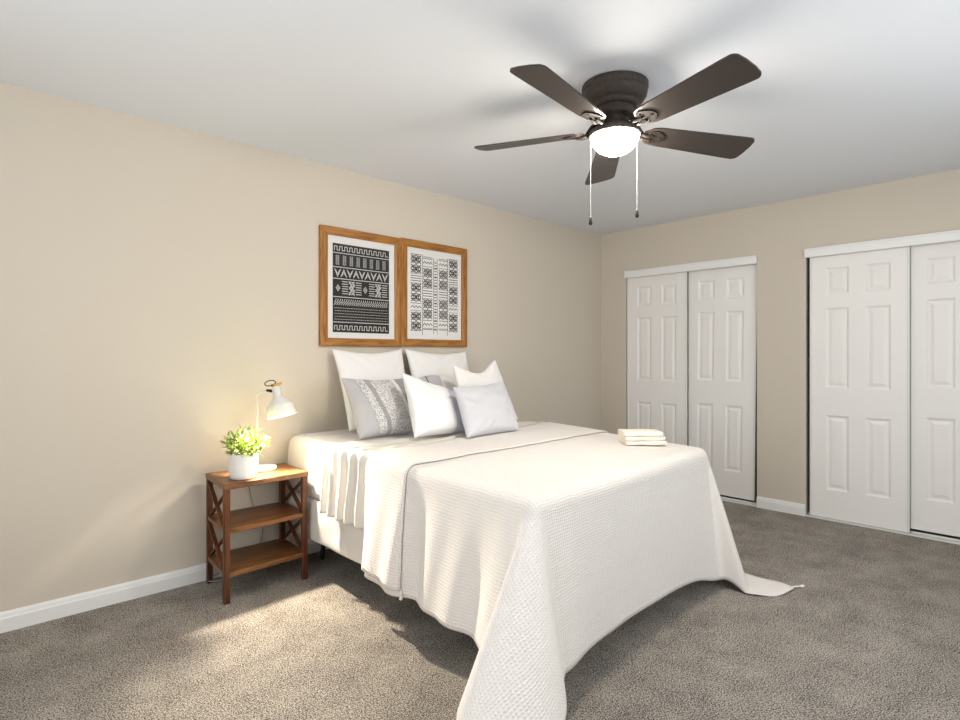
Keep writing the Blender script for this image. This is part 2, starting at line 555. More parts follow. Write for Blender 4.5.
# six panel closet doors (front faces -x)
def six_panel(name, y0, y1, z0, z1, xf, label):
    """y0 > y1 : y0 is the edge nearer the corner"""
    mb = MB()
    W = y0 - y1; Hh = z1 - z0
    st, cs = 0.105, 0.10
    pw = (W - 2 * st - cs) / 2
    us = [0, st, st + pw, st + pw + cs, W - st, W]
    # z bands from the bottom
    zz = [0, .21, .21 + .56, .21 + .56 + .20, .21 + .56 + .20 + .60, .21 + .56 + .20 + .60 + .10, Hh - .105, Hh]
    P = lambda u, z, d: (xf + d, y0 - u, z0 + z)
    for i in range(5):
        for j in range(7):
            u0, u1, a, c = us[i], us[i + 1], zz[j], zz[j + 1]
            if i in (1, 3) and j in (1, 3, 5):
                rings = [(0, 0), (.006, .002), (.014, .009), (.022, .010), (.045, .003), (.048, .003)]
                for (i0, d0), (i1, d1) in zip(rings[:-1], rings[1:]):
                    o_ = [P(u0 + i0, a + i0, d0), P(u1 - i0, a + i0, d0), P(u1 - i0, c - i0, d0), P(u0 + i0, c - i0, d0)]
                    n_ = [P(u0 + i1, a + i1, d1), P(u1 - i1, a + i1, d1), P(u1 - i1, c - i1, d1), P(u0 + i1, c - i1, d1)]
                    for k in range(4):
                        mb.quad(o_[k], o_[(k + 1) % 4], n_[(k + 1) % 4], n_[k])
                i1, d1 = rings[-1]
                mb.quad(P(u0 + i1, a + i1, d1), P(u1 - i1, a + i1, d1), P(u1 - i1, c - i1, d1), P(u0 + i1, c - i1, d1))
            else:
                mb.quad(P(u0, a, 0), P(u1, a, 0), P(u1, c, 0), P(u0, c, 0))
    D = .022
    mb.quad(P(0, 0, 0), P(0, Hh, 0), P(0, Hh, D), P(0, 0, D)); mb.quad(P(W, 0, D), P(W, Hh, D), P(W, Hh, 0), P(W, 0, 0))
    mb.quad(P(0, Hh, 0), P(W, Hh, 0), P(W, Hh, D), P(0, Hh, D)); mb.quad(P(0, 0, D), P(W, 0, D), P(W, 0, 0), P(0, 0, 0))
    mb.quad(P(0, 0, D), P(0, Hh, D), P(W, Hh, D), P(W, 0, D))
    o = structure(mb, name, M['door'], label, cat='door', weld=0.0005)
    # metal edge channels
    for u in (0.0, W):
        e = MB()
        s = .014
        lo = P(u if u == 0 else u - s, 0, -.006); hi = P(u + s if u == 0 else u, Hh, D)
        e.box((min(lo[0], hi[0]), min(lo[1], hi[1]), lo[2]), (max(lo[0], hi[0]), max(lo[1], hi[1]), hi[2]), .002)
        e.build('edge_channel', M['track'], o)
    return o


six_panel('door_1', -.296, -.905, .022, 1.99, .012, 'white six panel sliding closet door nearest the corner')
d2 = six_panel('door_2', -.865, -1.470, .040, 1.99, .036, 'white six panel sliding closet door right of the corner one')
d2.rotation_euler.x = 0.013
six_panel('door_3', -1.884, -2.500, .014, 1.99, .012, 'white six panel sliding closet door right of the short baseboard')
six_panel('door_4', -2.478, -3.10, .040, 1.99, .036, 'white six panel sliding closet door cut by the right frame edge')
for k, (a, c) in enumerate(OP):
    mb = MB()
    mb.box((-.028, a - .004, 1.972), (-.002, c + .004, 2.040), .003)
    mb.box((-.034, a - .004, 2.026), (-.028, c + .004, 2.040), .002)
    mb.box((-.033, a - .004, 1.972), (-.028, c + .004, 1.980), .002)
    structure(mb, 'trim_%d' % (k + 1), M['trim'], 'white closet door header track', cat='trim')
    mb = MB()
    mb.box((-.012, a + .002, 0), (.10, c - .002, .010), .002)
    mb.box((.050, a + .002, .010), (.054, c - .002, .02))
    structure(mb, 'trim_%d' % (k + 3), M['track'], 'white closet floor track', cat='trim')


# ------------------------------------------------------------------ the bed
def lerp(a, b_, t_): return a + (b_ - a) * t_


BW, BL = 1.55, 1.92                       # flat part of the mattress top
Q = {'hl': (-3.272, -.072), 'hr': (-1.675, -.075), 'fl': (-3.275, -1.955), 'fr': (-1.825, -1.870)}


def bq(u, v):
    x = lerp(lerp(Q['hl'][0], Q['hr'][0], u), lerp(Q['fl'][0], Q['fr'][0], u), v)
    y = lerp(lerp(Q['hl'][1], Q['hr'][1], u), lerp(Q['fl'][1], Q['fr'][1], u), v)
    return x, y


def ztop(v): return lerp(.756, .716, min(1, max(0, v)))


LEFT, RIGHT, FOOT, HEAD = Vector((-1, 0, 0)), Vector((1, 0, 0)), Vector((0, -1, 0)), Vector((0, 1, 0))


def rounded_slab(off, z0, zt, R, dz=0.0, n=6, wob=0.0):
    """slab with the bed's outline, grown by off, rounded top and bottom rims"""
    mb = MB()
    ring = []
    per = []
    cs = [('hl', PI / 2, PI), ('fl', PI, 1.5 * PI), ('fr', 1.5 * PI, 2 * PI), ('hr', 0, PI / 2)]
    CR = 0.06
    pts = []
    for name, a0, a1 in cs:
        cx, cy = Q[name]
        for k in range(n + 1):
            an = lerp(a0, a1, k / n)
            pts.append((cx, cy, math.cos(an), math.sin(an)))
        # straight run
    dens = []
    for i, p in enumerate(pts):
        q_ = pts[(i + 1) % len(pts)]
        L = math.hypot(p[0] - q_[0], p[1] - q_[1])
        m_ = max(1, int(L / .04))
        for k in range(m_):
            dens.append(tuple(lerp(p[j], q_[j], k / m_) for j in range(4)))
    prof = [(off - R, z0)] + [(off - R + R * math.sin(a), z0 + R - R * math.cos(a)) for a in [PI / 2 * k / 4 for k in range(1, 5)]]
    nz_ = 6
    for k in range(1, nz_): prof.append((off, lerp(z0 + R, None or 0, 0) if False else lerp(z0 + R, zt - R, k / nz_)))
    prof += [(off - R + R * math.cos(a), zt - R + R * math.sin(a)) for a in [PI / 2 * k / 5 for k in range(0, 6)]]
    nr = len(dens)
    for (o_, z) in prof:
        for (x, y, dx, dy) in dens:
            v = (-.075 - y) / 1.9
            f = max(0, min(1, (z - z0) / (zt - z0)))
            zz = z + f * (ztop(v) - zt) * dz
            wv = wob * noise.noise(Vector((x * 5, y * 5, z * 9)))
            mb.v.append((x + dx * (o_ + wv), y + dy * (o_ + wv), zz))
    for j in range(len(prof) - 1):
        for i in range(nr):
            a = j * nr + i; b_ = j * nr + (i + 1) % nr
            mb.face((a, b_, b_ + nr, a + nr), smooth=True)
    top = (len(prof) - 1) * nr
    # top surface as a grid so it shades well
    mb.face([top + i for i in range(nr)], smooth=False)
    mb.face([i for i in range(nr)][::-1], smooth=False)
    return mb


bed = thing('bed', 'double bed with white mattress and pale box spring on dark metal legs', 'bed', (-2.48, -1.0, 0))
rounded_slab(.030, .415, .728, .060, dz=1.0, wob=.006).build('mattress', M['sheet'], bed)
rounded_slab(.034, .197, .425, .02, wob=.010).build('box_spring', M['box_cloth'], bed)
mb = MB()
for (x0, x1, y0, y1) in ((-3.22, -3.19, -1.88, -.1), (-1.76, -1.73, -1.80, -.1), (-2.50, -2.46, -1.84, -.1)):
    mb.box((x0, y0, .166), (x1, y1, .198), .003)
for yy in (-.12, -1.0, -1.80):
    mb.box((-3.20, yy - .015, .160), (-1.74, yy + .015, .182), .003)
mb.build('rail', M['black'], bed)
for (x, y, dx, dy) in ((-3.10, -.13, -.035, -.03), (-1.80, -.16, .03, .03), (-3.14, -1.72, 0, 0), (-1.82, -1.7, 0, 0), (-2.48, -1.0, 0, 0)):
    mb = MB(); mb.bar((x, y, .172), (x + dx, y + dy, 0.0), .022, .022, up=(0, 1, 0)); mb.build('leg', M['black'], bed)


def arc(d, R):
    if d < PI * R / 2: return R * math.sin(d / R), R * (1 - math.cos(d / R))
    return R, R + d - PI * R / 2


def drape(e, g, side, u, v, R, flare, ripple=None, E=.46, Wd=.20, lift=0.0, fold_E=1.0):
    """e: overhang past a long side, g: overhang past the foot"""
    x, y = bq(u, v)
    zt = ztop(v) + lift
    sx = LEFT if side < 0 else RIGHT
    swell = lambda d_: flare + (.10 if side < 0 else .05) * math.exp(-(d_ / .20) ** 2)
    fe = swell((1 - v) * BL); ff = swell((u if side < 0 else 1 - u) * BW)
    p = Vector((x, y, zt))
    if e <= 0 and g <= 0:
        n_ = noise.noise(Vector((x * 2.3, y * 2.3, 3.1))) * .006 + noise.noise(Vector((x * 7, y * 7, 1.7))) * .0022
        p.z += n_
        return p
    if e > 0 and g > 0:
        r = math.hypot(e, g); phi = math.atan2(g, e); s = phi / (PI / 2)
        h = sx * math.cos(phi) + FOOT * math.sin(phi)
        r *= 1 + (.08 if side < 0 else .10) * math.sin(2 * phi) ** 2
        diag = (sx * 1.0 + FOOT * .38).normalized() if side < 0 else (sx * 1.15 + FOOT * .8).normalized()
        tr = (sx - FOOT).normalized()
        m_ = diag * ((E if side < 0 else E * .44) * math.sin(PI * s) ** 1.1) + tr * (Wd * math.sin(2 * PI * s) * math.sin(PI * s) ** .5) + sx * fe * (1 - s) + FOOT * ff * s
        if m_.length > .93: m_ *= .93 / m_.length
        D = Vector((m_.x, m_.y, -math.sqrt(1 - m_.length_squared)))
    else:
        d = max(e, g); h = sx if e > 0 else FOOT
        fq = fe if e > 0 else ff
        D = Vector((h.x * fq, h.y * fq, -1)).normalized(); r = d
    L0 = PI * R / 2
    o_, dr = arc(min(r, L0), R)
    p += h * o_; p.z -= dr
    if r > L0:
        q_ = p + D * (r - L0)
        fl = .010
        if q_.z < fl:
            k = (p.z - fl) / max(-D.z, 1e-3)
            rest = (r - L0) - k
            hd = Vector((D.x, D.y, 0))
            hd = hd.normalized() if hd.length > 1e-4 else h
            q_ = p + D * k + hd * rest
            q_.z = fl + .004 * math.sin(rest * 40)
        p = q_
    if ripple and r > L0:
        amt = ripple(e, g, side, u, v) * min(1, (r - L0) / .35)
        p += h * amt
    return p


def cloth(name, label, cat, mat, aL, aR, b0, b1, na, nb, R, flare, ripple=None, lift=0., solid=.006, parent=None, extra=None, **kw):
    """cloth laid over the bed. a runs across (0 at the left rim, BW at the right), b from the head to the foot"""
    mb = MB()
    def ab(s, t_):
        a = lerp(-aL, BW + aR, s)
        sb = min(1, max(0, a / BW))
        return a, lerp(b0(sb), b1(sb), t_)
    def fn(s, t_):
        a, b_ = ab(s, t_)
        e = -a if a < 0 else (a - BW if a > BW else 0)
        g = max(0, b_ - BL)
        p = drape(e, g, -1 if a < BW / 2 else 1, min(1, max(0, a / BW)), min(1, b_ / BL), R, flare, ripple, lift=lift, **kw)
        if extra: p = extra(p, a, b_)
        return p
    mb.grid(na, nb, fn, uvfn=ab, flip=True)
    o = mb.build(name, mat, parent, solid=solid)
    if parent is None: tag(o, label, cat)
    return o, fn


# loose wrinkled flat sheet between the pillows and the coverlet
def sheet_extra(p, a, b_):
    k = .5 + .5 * noise.noise(Vector((b_ * 2.0, a, 5.)))
    side = max(0.0, min(1.0, (.25 - a) / .55))
    ph = b_ * 70 + 3.4 * noise.noise(Vector((b_ * 3.2, a * 2.4, 2.0))) - max(0, a) * 26 + min(0, a) * 5
    rid = math.sin(ph) + .45 * math.sin(ph * 2.3 + 1.3)
    rid = (abs(rid) ** .75) * (.9 if rid > 0 else -.7)
    fade = min(1, max(0, (b_ - .42) / .10)) * min(1, max(0, (.90 - b_) / .07))
    amp = .020 * side * fade * (.4 + 1.1 * k)
    if a < 0: p = p + Vector((-1, 0, 0)) * (amp * rid + .018 * fade)
    else: p.z += amp * .8 * rid + .004 * fade * side
    if a > 0:
        top = max(0.0, min(1.0, a / .2)) * fade
        rr = math.sin(a * 9 + b_ * 46 + 2.5 * noise.noise(Vector((a * 3, b_ * 5, 0))))
        p.z += .010 * top * (rr if rr > 0 else rr * .4)
    return p


cloth('flat_sheet', 'wrinkled ivory flat sheet hanging between pillows and waffle coverlet', 'sheet', M['flat_sheet'], .375, .25,
      lambda s: .50 if s <= 0 else .56, lambda s: 1.16, 150, 64, .038, .05, lift=.012, solid=.004, extra=sheet_extra)


def rip(e, g, side, u, v):
    if e > 0:
        b_ = v * BL
        edge = max(0, 1 - abs(b_ - 1.30) / .10)
        return .012 * math.sin(b_ * 17 + 1.0) + .008 * math.sin(b_ * 31 + e * 5) - .02 * edge
    a = u * BW
    return .006 * math.sin(a * 5.5 + .6) + .002 * math.sin(a * 15 + 2)


R_ = .052
cov, cfn = cloth('coverlet', 'white waffle weave coverlet draped over the bed down to the carpet', 'coverlet', M['waffle'], .592, .585,
                 lambda s: lerp(.93, .74, s), lambda s: BL + lerp(.61, .65, s) + .06 * math.exp(-((1 - s) / .13) ** 2), 150, 92, R_, .07, rip, lift=.014, E=.44, Wd=.20)
flap, ffn = cloth('folded_flap', None, None, M['waffle'], .580, .57,
                  lambda s: lerp(.915, .725, s), lambda s: lerp(1.235, 1.25, s), 130, 22, R_ + .011, .075, rip, lift=.025, parent=cov)
flap['label'] = 'turned back top of the coverlet'


def tassel(p, d):
    p, d = Vector(p), Vector(d)
    mb = MB()
    pts = [p + d * k for k in (0, .03, .05, .06, .075)]
    mb.tube(pts, [.004, .0035, .004, .009, .005], 8)
    mb.build('corner_tassel', M['linen_edge'], cov)


tassel(cfn(1, 1) + Vector((-.008, .008, .004)), Vector((.75, -.55, 0)))
tassel(cfn(0, 1) + Vector((.008, .008, .004)), Vector((-.75, -.55, 0)))
tassel(ffn(0, 1) + Vector((.004, 0, 0.004)), Vector((-.1, -.15, -.5)))


# ------------------------------------------------------------------ pillows
def pillow(name, label, mat, TL, TR, BL_, BR_, T, seed, pinch=.07, tilt_uv=0.0, dip=0.0, n=40):
    TL, TR, BL_, BR_ = map(Vector, (TL, TR, BL_, BR_))
    nrm = (TR - BL_).cross(TL - BR_).normalized()
    if nrm.y > 0: nrm = -nrm
    def P(s, t_, side):
        s2, t2 = s * 2 - 1, t_ * 2 - 1
        sx = s2 * (1 - pinch * (1 - t2 * t2) * abs(s2) ** 3)
        ty = t2 * (1 - pinch * (1 - s2 * s2) * abs(t2) ** 3)
        if dip and t2 > 0: ty -= dip * (1 - s2 * s2) ** 2 * t2 ** 2
        a, b_ = (sx + 1) / 2, (ty + 1) / 2
        p = BL_.lerp(BR_, a).lerp(TL.lerp(TR, a), b_)
        prof = max(0, (1 - s2 ** 2) * (1 - t2 ** 2)) ** .46
        low = 1 + .18 * (-t2)
        h = T * prof * low
        w_ = noise.noise(Vector((s2 * 2.2 + seed, t2 * 2.2, side))) * .010 * prof
        # creases running in from the corners
        cr = min(1 - abs(s2), 1 - abs(t2))
        d_ = abs(abs(s2) - abs(t2))
        w_ += .005 * math.sin(d_ * 16 + seed) * math.exp(-((max(abs(s2), abs(t2)) - .78) / .16) ** 2) * prof
        return p + nrm * (side * (h + w_) + (0.003 * side if prof > 0 else 0))
    mb = MB()
    uvf = lambda s, t_: (s + tilt_uv * (t_ - .5) , t_)
    mb.grid(n, n, lambda s, t_: P(s, t_, 1), uvfn=uvf)
    mb.grid(n, n, lambda s, t_: P(s, t_, -1), uvfn=uvf, flip=True)
    # seam
    o = mb.build(name, mat, weld=.0008, subsurf=1)
    tag(o, label, 'pillow', None)
    return o


ZB = .755
pillow('pillow', 'large white square pillow against the wall behind the woven grey pillow', M['cotton'], (-3.015, -.050, 1.272), (-2.468, -.050, 1.278), (-2.985, -.215, ZB), (-2.475, -.215, ZB), .058, 1, dip=.05)
pillow('pillow', 'large white square pillow against the wall under the right print', M['cotton'], (-2.450, -.050, 1.278), (-1.872, -.050, 1.262), (-2.455, -.215, ZB), (-1.86, -.215, ZB), .058, 4, dip=.04)
pillow('pillow', 'woven grey and white banded pillow nearest the desk lamp', M['woven'], (-3.092, -.300, 1.098), (-2.61, -.300, 1.085), (-3.10, -.520, ZB), (-2.66, -.520, ZB), .066, 7, tilt_uv=.16, dip=.05)
pillow('pillow', 'grey panelled pillow mostly hidden behind the front white pillows', M['grey_panel'], (-2.60, -.260, 1.06), (-2.10, -.260, 1.05), (-2.57, -.355, ZB), (-2.10, -.355, ZB), .043, 9, pinch=.02, dip=-.30)
pillow('pillow', 'bright white pillow leaning behind the pale grey one, its corner pointing up', M['cotton'], (-2.330, -.425, 1.165), (-1.885, -.385, 1.200), (-2.35, -.545, ZB), (-1.745, -.49, ZB), .046, 12, dip=.30)
pillow('pillow', 'nubby white pillow with a lavender grey band down its right edge', M['lavender_edge'], (-2.800, -.500, 1.130), (-2.385, -.555, .985), (-2.905, -.770, ZB + .014), (-2.47, -.770, ZB + .014), .062, 15, dip=.03)
pillow('pillow', 'small pale grey pillow in front at the right', M['pale_grey'], (-2.570, -.705, 1.038), (-2.095, -.670, 1.062), (-2.69, -.965, ZB + .014), (-2.225, -.935, ZB + .014), .058, 18, dip=.06)


# ------------------------------------------------------------------ folded towels on the bed
def towel(loc, rz, L, D, T):
    """a towel folded over: U-shaped section, two leaves, fold towards -y"""
    mb = MB()
    sec = []
    r = T / 4
    for k in range(9):                               # outer fold on the front
        a = -PI / 2 - PI * k / 8
        sec.append((-D / 2 + T / 2 + math.cos(a) * T / 2, T / 2 + math.sin(a) * T / 2))
    sec += [(0, T * 1.0), (D / 2 - .004, T * .99), (D / 2, T * .9), (D / 2, T * .62), (D / 2 - .005, T * .54), (-D / 2 + T * .9, T * .52),
            (-D / 2 + T * .9, T * .48), (D / 2 - .005, T * .46), (D / 2, T * .38), (D / 2, T * .1), (D / 2 - .004, 0.0), (0, 0)]
    n = 14
    ns = len(sec)
    for i in range(n + 1):
        x = lerp(-L / 2, L / 2, i / n)
        e = min(i, n - i)
        sh = 1 if e > 0 else .93
        for (y, z) in sec:
            wv = .0022 * noise.noise(Vector((x * 18, y * 22, z * 60 + loc[2] * 50)))
            mb.v.append((x, y * (1 if e else .985) + wv, T / 2 + (z - T / 2) * sh + wv))
    for i in range(n):
        for k in range(ns):
            a = i * ns + k; b_ = i * ns + (k + 1) % ns
            mb.face((a, b_, b_ + ns, a + ns), smooth=True)
    mb.face([k for k in range(ns)][::-1]); mb.face([n * ns + k for k in range(ns)])
    o = mb.build('folded_towel', M['towel'], origin=(0, 0, 0))
    o.location = loc
    o.rotation_euler.z = rz
    return o


tw_c = (-1.965, -1.622)
tz = .739
tw = towel((tw_c[0], tw_c[1], tz), math.radians(-43), .222, .15, .0228)
tag(tw, 'cream folded towel at the bottom of the stack on the coverlet', 'towel', 'folded towels at the foot of the bed')
for k, (dx, lab) in enumerate(((-.006, 'cream folded towel in the middle of the stack on the coverlet'), (-.012, 'cream folded towel on top of the stack on the coverlet'))):
    c2 = tw.copy(); SC.collection.objects.link(c2)
    c2.location = (tw_c[0] + dx, tw_c[1] - dx * .6, tz + .0238 * (k + 1)); c2.rotation_euler.z = math.radians(-43 + (1.5, -1)[k])
    c2.scale.x = (.985, .96)[k]
    c2['label'] = lab

# ------------------------------------------------------------------ framed prints
def picture(label, x0, x1, z0, z1, kind):
    root = thing('framed_print', label, 'picture', ((x0 + x1) / 2, -.002, z0), 'framed prints over the bed')
    F, D = .052, .026
    ya, yb = -.002, -.002 - D
    def side(p4, mat):
        mb = MB()
        prof = [(0, yb), (F * .8, yb + .002), (F, yb + .008)]
        # outer edge, face, inner lip with mitred ends
        (ox0, oz0), (ox1, oz1), (ix1, iz1), (ix0, iz0) = p4
        O0, O1, I1, I0 = Vector((ox0, 0, oz0)), Vector((ox1, 0, oz1)), Vector((ix1, 0, iz1)), Vector((ix0, 0, iz0))
        at = lambda a, b_, f, y: Vector((lerp(a.x, b_.x, f), y, lerp(a.z, b_.z, f)))
        fr = [(0, ya), (0, yb + .004), (.08, yb), (.75, yb + .002), (.82, yb + .006), (1, yb + .009), (1, ya)]
        for (f0, y0), (f1, y1) in zip(fr[:-1], fr[1:]):
            mb.quad(at(O0, I0, f0, y0), at(O1, I1, f0, y0), at(O1, I1, f1, y1), at(O0, I0, f1, y1))
        for (a, b_) in ((O0, I0), (O1, I1)):
            nb = len(mb.v)
            mb.v += [tuple(at(a, b_, f, y)) for f, y in fr]
            mb.face(range(nb, nb + len(fr)))
        mb.build('frame_rail', mat, root)
    side([(x0, z1), (x1, z1), (x1 - F, z1 - F), (x0 + F, z1 - F)], M['oak_h'])
    side([(x1, z0), (x0, z0), (x0 + F, z0 + F), (x1 - F, z0 + F)], M['oak_h'])
    side([(x0, z0), (x0, z1), (x0 + F, z1 - F), (x0 + F, z0 + F)], M['oak_v'])
    side([(x1, z1), (x1, z0), (x1 - F, z0 + F), (x1 - F, z1 - F)], M['oak_v'])
    mb = MB(); mb.box((x0 + F - .004, -.010, z0 + F - .004), (x1 - F + .004, -.004, z1 - F + .004)); mb.build('mat_board', M['paper'], root)
    pt = MB()
    yp = -.0112
    def rect(ax, az, bx, bz, y=yp):
        pt.quad((ax, y, az), (bx, y, az), (bx, y, bz), (ax, y, bz))
    def line(pts, w_):
        for (a, b_) in zip(pts[:-1], pts[1:]):
            a, b_ = Vector((a[0], yp, a[1])), Vector((b_[0], yp, b_[1]))
            t_ = (b_ - a).normalized(); s = Vector((-t_.z, 0, t_.x)) * w_ / 2
            a, b_ = a - t_ * w_ / 3, b_ + t_ * w_ / 3
            pt.quad(a - s, b_ - s, b_ + s, a + s)
    if kind == 0:
        px0, px1, pz0, pz1 = x0 + .091, x1 - .097, z0 + .090, z1 - .100
        mb = MB(); mb.box((px0, -.0108, pz0), (px1, -.0100, pz1)); mb.build('print', M['ink'], root)
        Wp, Hp = px1 - px0, pz1 - pz0
        X = lambda f: px0 + .012 + (Wp - .024) * f
        Z = lambda f: pz1 - Hp * f
        def meander(f0, f1):
            n = 11; pts = []
            for i in range(n):
                a, c = i / n, (i + .5) / n
                pts += [(X(a), Z(f1)), (X(a), Z(f0)), (X(c), Z(f0)), (X(c), Z(f1))]
            pts.append((X(1), Z(f1))); line(pts, .005)
        meander(.03, .075)
        for f in (.105, .265, .395, .60, .885): line([(X(-.02), Z(f)), (X(1.02), Z(f))], .005)
        for i in range(8):                                 # ladder columns
            a = (i + .22) / 8; c = (i + .62) / 8
            for k in range(9):
                f = .135 + k * .0125
                line([(X(a), Z(f)), (X(c), Z(f))], .0022)
            line([(X(a), Z(.13)), (X(a), Z(.24))], .002); line([(X(c), Z(.13)), (X(c), Z(.24))], .002)
        for i in range(9):                                 # nested triangles, alternating
            a = i / 9; c = (i + 1) / 9; m_ = (a + c) / 2
            top, bot = (.285, .375) if i % 2 else (.375, .285)
            for k in range(3):
                s = k * .2
                line([(X(lerp(a, m_, s)), Z(lerp(bot, top, s * .4))), (X(m_), Z(lerp(top, bot, s))), (X(lerp(c, m_, s)), Z(lerp(bot, top, s * .4)))], .003)
        for i in range(8):                                 # combs and lattices
            a = (i + .1) / 8; c = (i + .9) / 8
            if i % 4 in (1, 3):
                for k in range(6): line([(X(a), Z(.425 + k * .027)), (X(c), Z(.425 + k * .027))], .005)
            elif i % 4 == 2:
                for k in range(5):
                    for j in range(4):
                        if (k + j) % 2 == 0:
                            cx, cz = lerp(X(a), X(c), (j + .5) / 4), Z(.43 + k * .031)
                            line([(cx - .007, cz - .007), (cx + .007, cz + .007)], .005); line([(cx - .007, cz + .007), (cx + .007, cz - .007)], .005)
                line([(X(a), Z(.415)), (X(c), Z(.575))], .004); line([(X(a), Z(.575)), (X(c), Z(.415))], .004)
            else:
                cx, cz = (X(a) + X(c)) / 2, Z(.50)
                line([(cx - .014, cz), (cx, cz + .02), (cx + .014, cz), (cx, cz - .02), (cx - .014, cz)], .004)
                line([(cx - .006, cz), (cx, cz + .008), (cx + .006, cz), (cx, cz - .008), (cx - .006, cz)], .003)
        for i in range(26):                                # slanted strokes
            a = i / 26
            line([(X(a), Z(.665)), (X(a + .022), Z(.645)), (X(a + .03), Z(.625))], .004)
            line([(X(a), Z(.69)), (X(a + .03), Z(.665))], .004)
        for r_ in range(5):                                # dotted rows
            f = .725 + r_ * .032
            for i in range(34):
                a = (i + .15 + .3 * (r_ % 2)) / 34
                line([(X(a), Z(f)), (X(a + .014), Z(f))], .003)
        meander(.925, .97)
        pt.build('print_pattern', M['chalk'], root)
    else:
        mb = MB()
        mb.box((x0 + F + .001, -.0108, z0 + F + .001), (x1 - F - .001, -.0100, z1 - F - .001)); mb.build('print', M['paper'], root)
        cx0, cx1, cz0, cz1 = x0 + .088, x1 - .088, z0 + .115, z1 - .100
        Wc = (cx1 - cx0)
        cols = [(0, .21), (.25, .44), (.47, .545), (.58, .77), (.80, 1.0)]
        Hc = cz1 - cz0
        def lattice(a, c, zt, zb):
            mx_, mz = (a + c) / 2, (zt + zb) / 2
            hx, hz = (c - a) * .46, (zt - zb) * .46
            line([(mx_ - hx, mz - hz), (mx_ + hx, mz + hz)], .0075); line([(mx_ - hx, mz + hz), (mx_ + hx, mz - hz)], .0075)
            for (ux, uz) in ((mx_ - hx * .72, mz), (mx_ + hx * .72, mz), (mx_, mz - hz * .72), (mx_, mz + hz * .72)):
                d = hx * .30
                line([(ux - d, uz), (ux, uz + d), (ux + d, uz), (ux, uz - d), (ux - d, uz)], .0055)
            for sx_ in (-1, 1):
                for sz_ in (-1, 1):
                    ux, uz = mx_ + sx_ * hx * .86, mz + sz_ * hz * .42
                    line([(ux - .005, uz), (ux + .005, uz)], .006)
                    ux, uz = mx_ + sx_ * hx * .42, mz + sz_ * hz * .86
                    line([(ux - .005, uz), (ux + .005, uz)], .006)
        def zig(a, c, z):
            line([(lerp(a, c, i / 6), z + (.008 if i % 2 else -.008)) for i in range(7)], .005)
        for ci, (f0, f1) in enumerate(cols):
            a, c = cx0 + Wc * f0, cx0 + Wc * f1
            if ci == 2:
                line([(a, cz0 - .02), (a, cz1 - .01)], .004); line([(c, cz0 - .02), (c, cz1 - .01)], .004)
                n = 24
                for k in range(n):
                    z = lerp(cz0, cz1 - .03, (k + .5) / n)
                    line([(lerp(a, c, .25), z), (lerp(a, c, .75), z)], .006 if k % 3 else .010)
                continue
            seq = ['L', 'L', '=', 'L', 'L', 'Z', 'L', 'L'] if ci in (0, 4) else ['Z', 'L', 'L', '=', 'L', 'L', 'Z']
            off = .01 if ci in (1, 3) else 0
            n = len(seq); hgt = (Hc - 2 * off) / n
            zz_ = cz1 - off
            line([(a, zz_ + .002), (c, zz_ + .002)], .004)
            for s in seq:
                zb = zz_ - hgt
                if s == 'L': lattice(a, c, zz_ - .004, zb + .004)
                elif s == '=':
                    for k in (.25, .5, .75): line([(a, lerp(zz_, zb, k)), (c, lerp(zz_, zb, k))], .005)
                    line([(a, zz_), (c, zz_)], .003); line([(a, zb), (c, zb)], .003)
                else:
                    zig(a, c, (zz_ + zb) / 2); line([(a, lerp(zz_, zb, .12)), (c, lerp(zz_, zb, .12))], .004); line([(a, lerp(zz_, zb, .9)), (c, lerp(zz_, zb, .9))], .003)
                zz_ = zb
            line([(a, zz_), (c, zz_)], .004)
            xe = c + .012 if ci in (0,) else (a - .012 if ci == 4 else None)
            if xe: line([(xe, cz0 - .03), (xe, cz1 + .005)], .004)
        pt.build('print_pattern', M['inkline'], root)
    mb = MB(); mb.box((x0 + F - .002, -.0165, z0 + F - .002), (x1 - F + .002, -.0145, z1 - F + .002)); mb.build('glass_pane', M['glass'], root)
    return root


picture('oak framed print of white tribal patterns on black, over the bed', -3.072, -2.4535, 1.288, 2.050, 0)
picture('oak framed print of dark tribal patterns on white, over the bed', -2.4525, -1.832, 1.294, 2.056, 1)

# ------------------------------------------------------------------ nightstand
NX0, NX1, NY0, NY1, NZ = -3.790, -3.330, -.405, -.035, .591
ns = thing('nightstand', 'brown wooden nightstand with two lower shelves and crossed side braces', 'nightstand', ((NX0 + NX1) / 2, (NY0 + NY1) / 2, 0))
mb = MB(); mb.box((NX0, NY0, NZ - .028), (NX1, NY1, NZ), .003); skew(mb).build('top', M['stand_top'], ns)
LW = .031
for z in (.365, .148):
    mb = MB(); mb.box((NX0 + .006, NY0 + .004, z - .022), (NX1 - .006, NY1 - .004, z), .002); skew(mb).build('shelf', M['stand_top'], ns)
for x in (NX0 + .003, NX1 - LW - .003):
    for y in (NY0 + .002, NY1 - LW - .002):
        mb = MB(); mb.box((x, y, 0), (x + LW, y + LW, NZ - .0285), .003); skew(mb).build('leg', M['stand_leg'], ns)
for x in (NX0 + .003 + LW / 2, NX1 - .003 - LW / 2):
    for (za, zb) in ((.366, .554), (.149, .342)):
        for flip in (0, 1):
            ya_, yb_ = NY0 + LW, NY1 - LW
            if flip: ya_, yb_ = yb_, ya_
            xo = x + (.006 if flip else -.006)
            mb = MB(); mb.bar((xo, ya_, za + .006), (xo, yb_, zb - .006), .011, .022, up=(1, 0, 0)); skew(mb).build('brace', M['stand_leg'], ns)

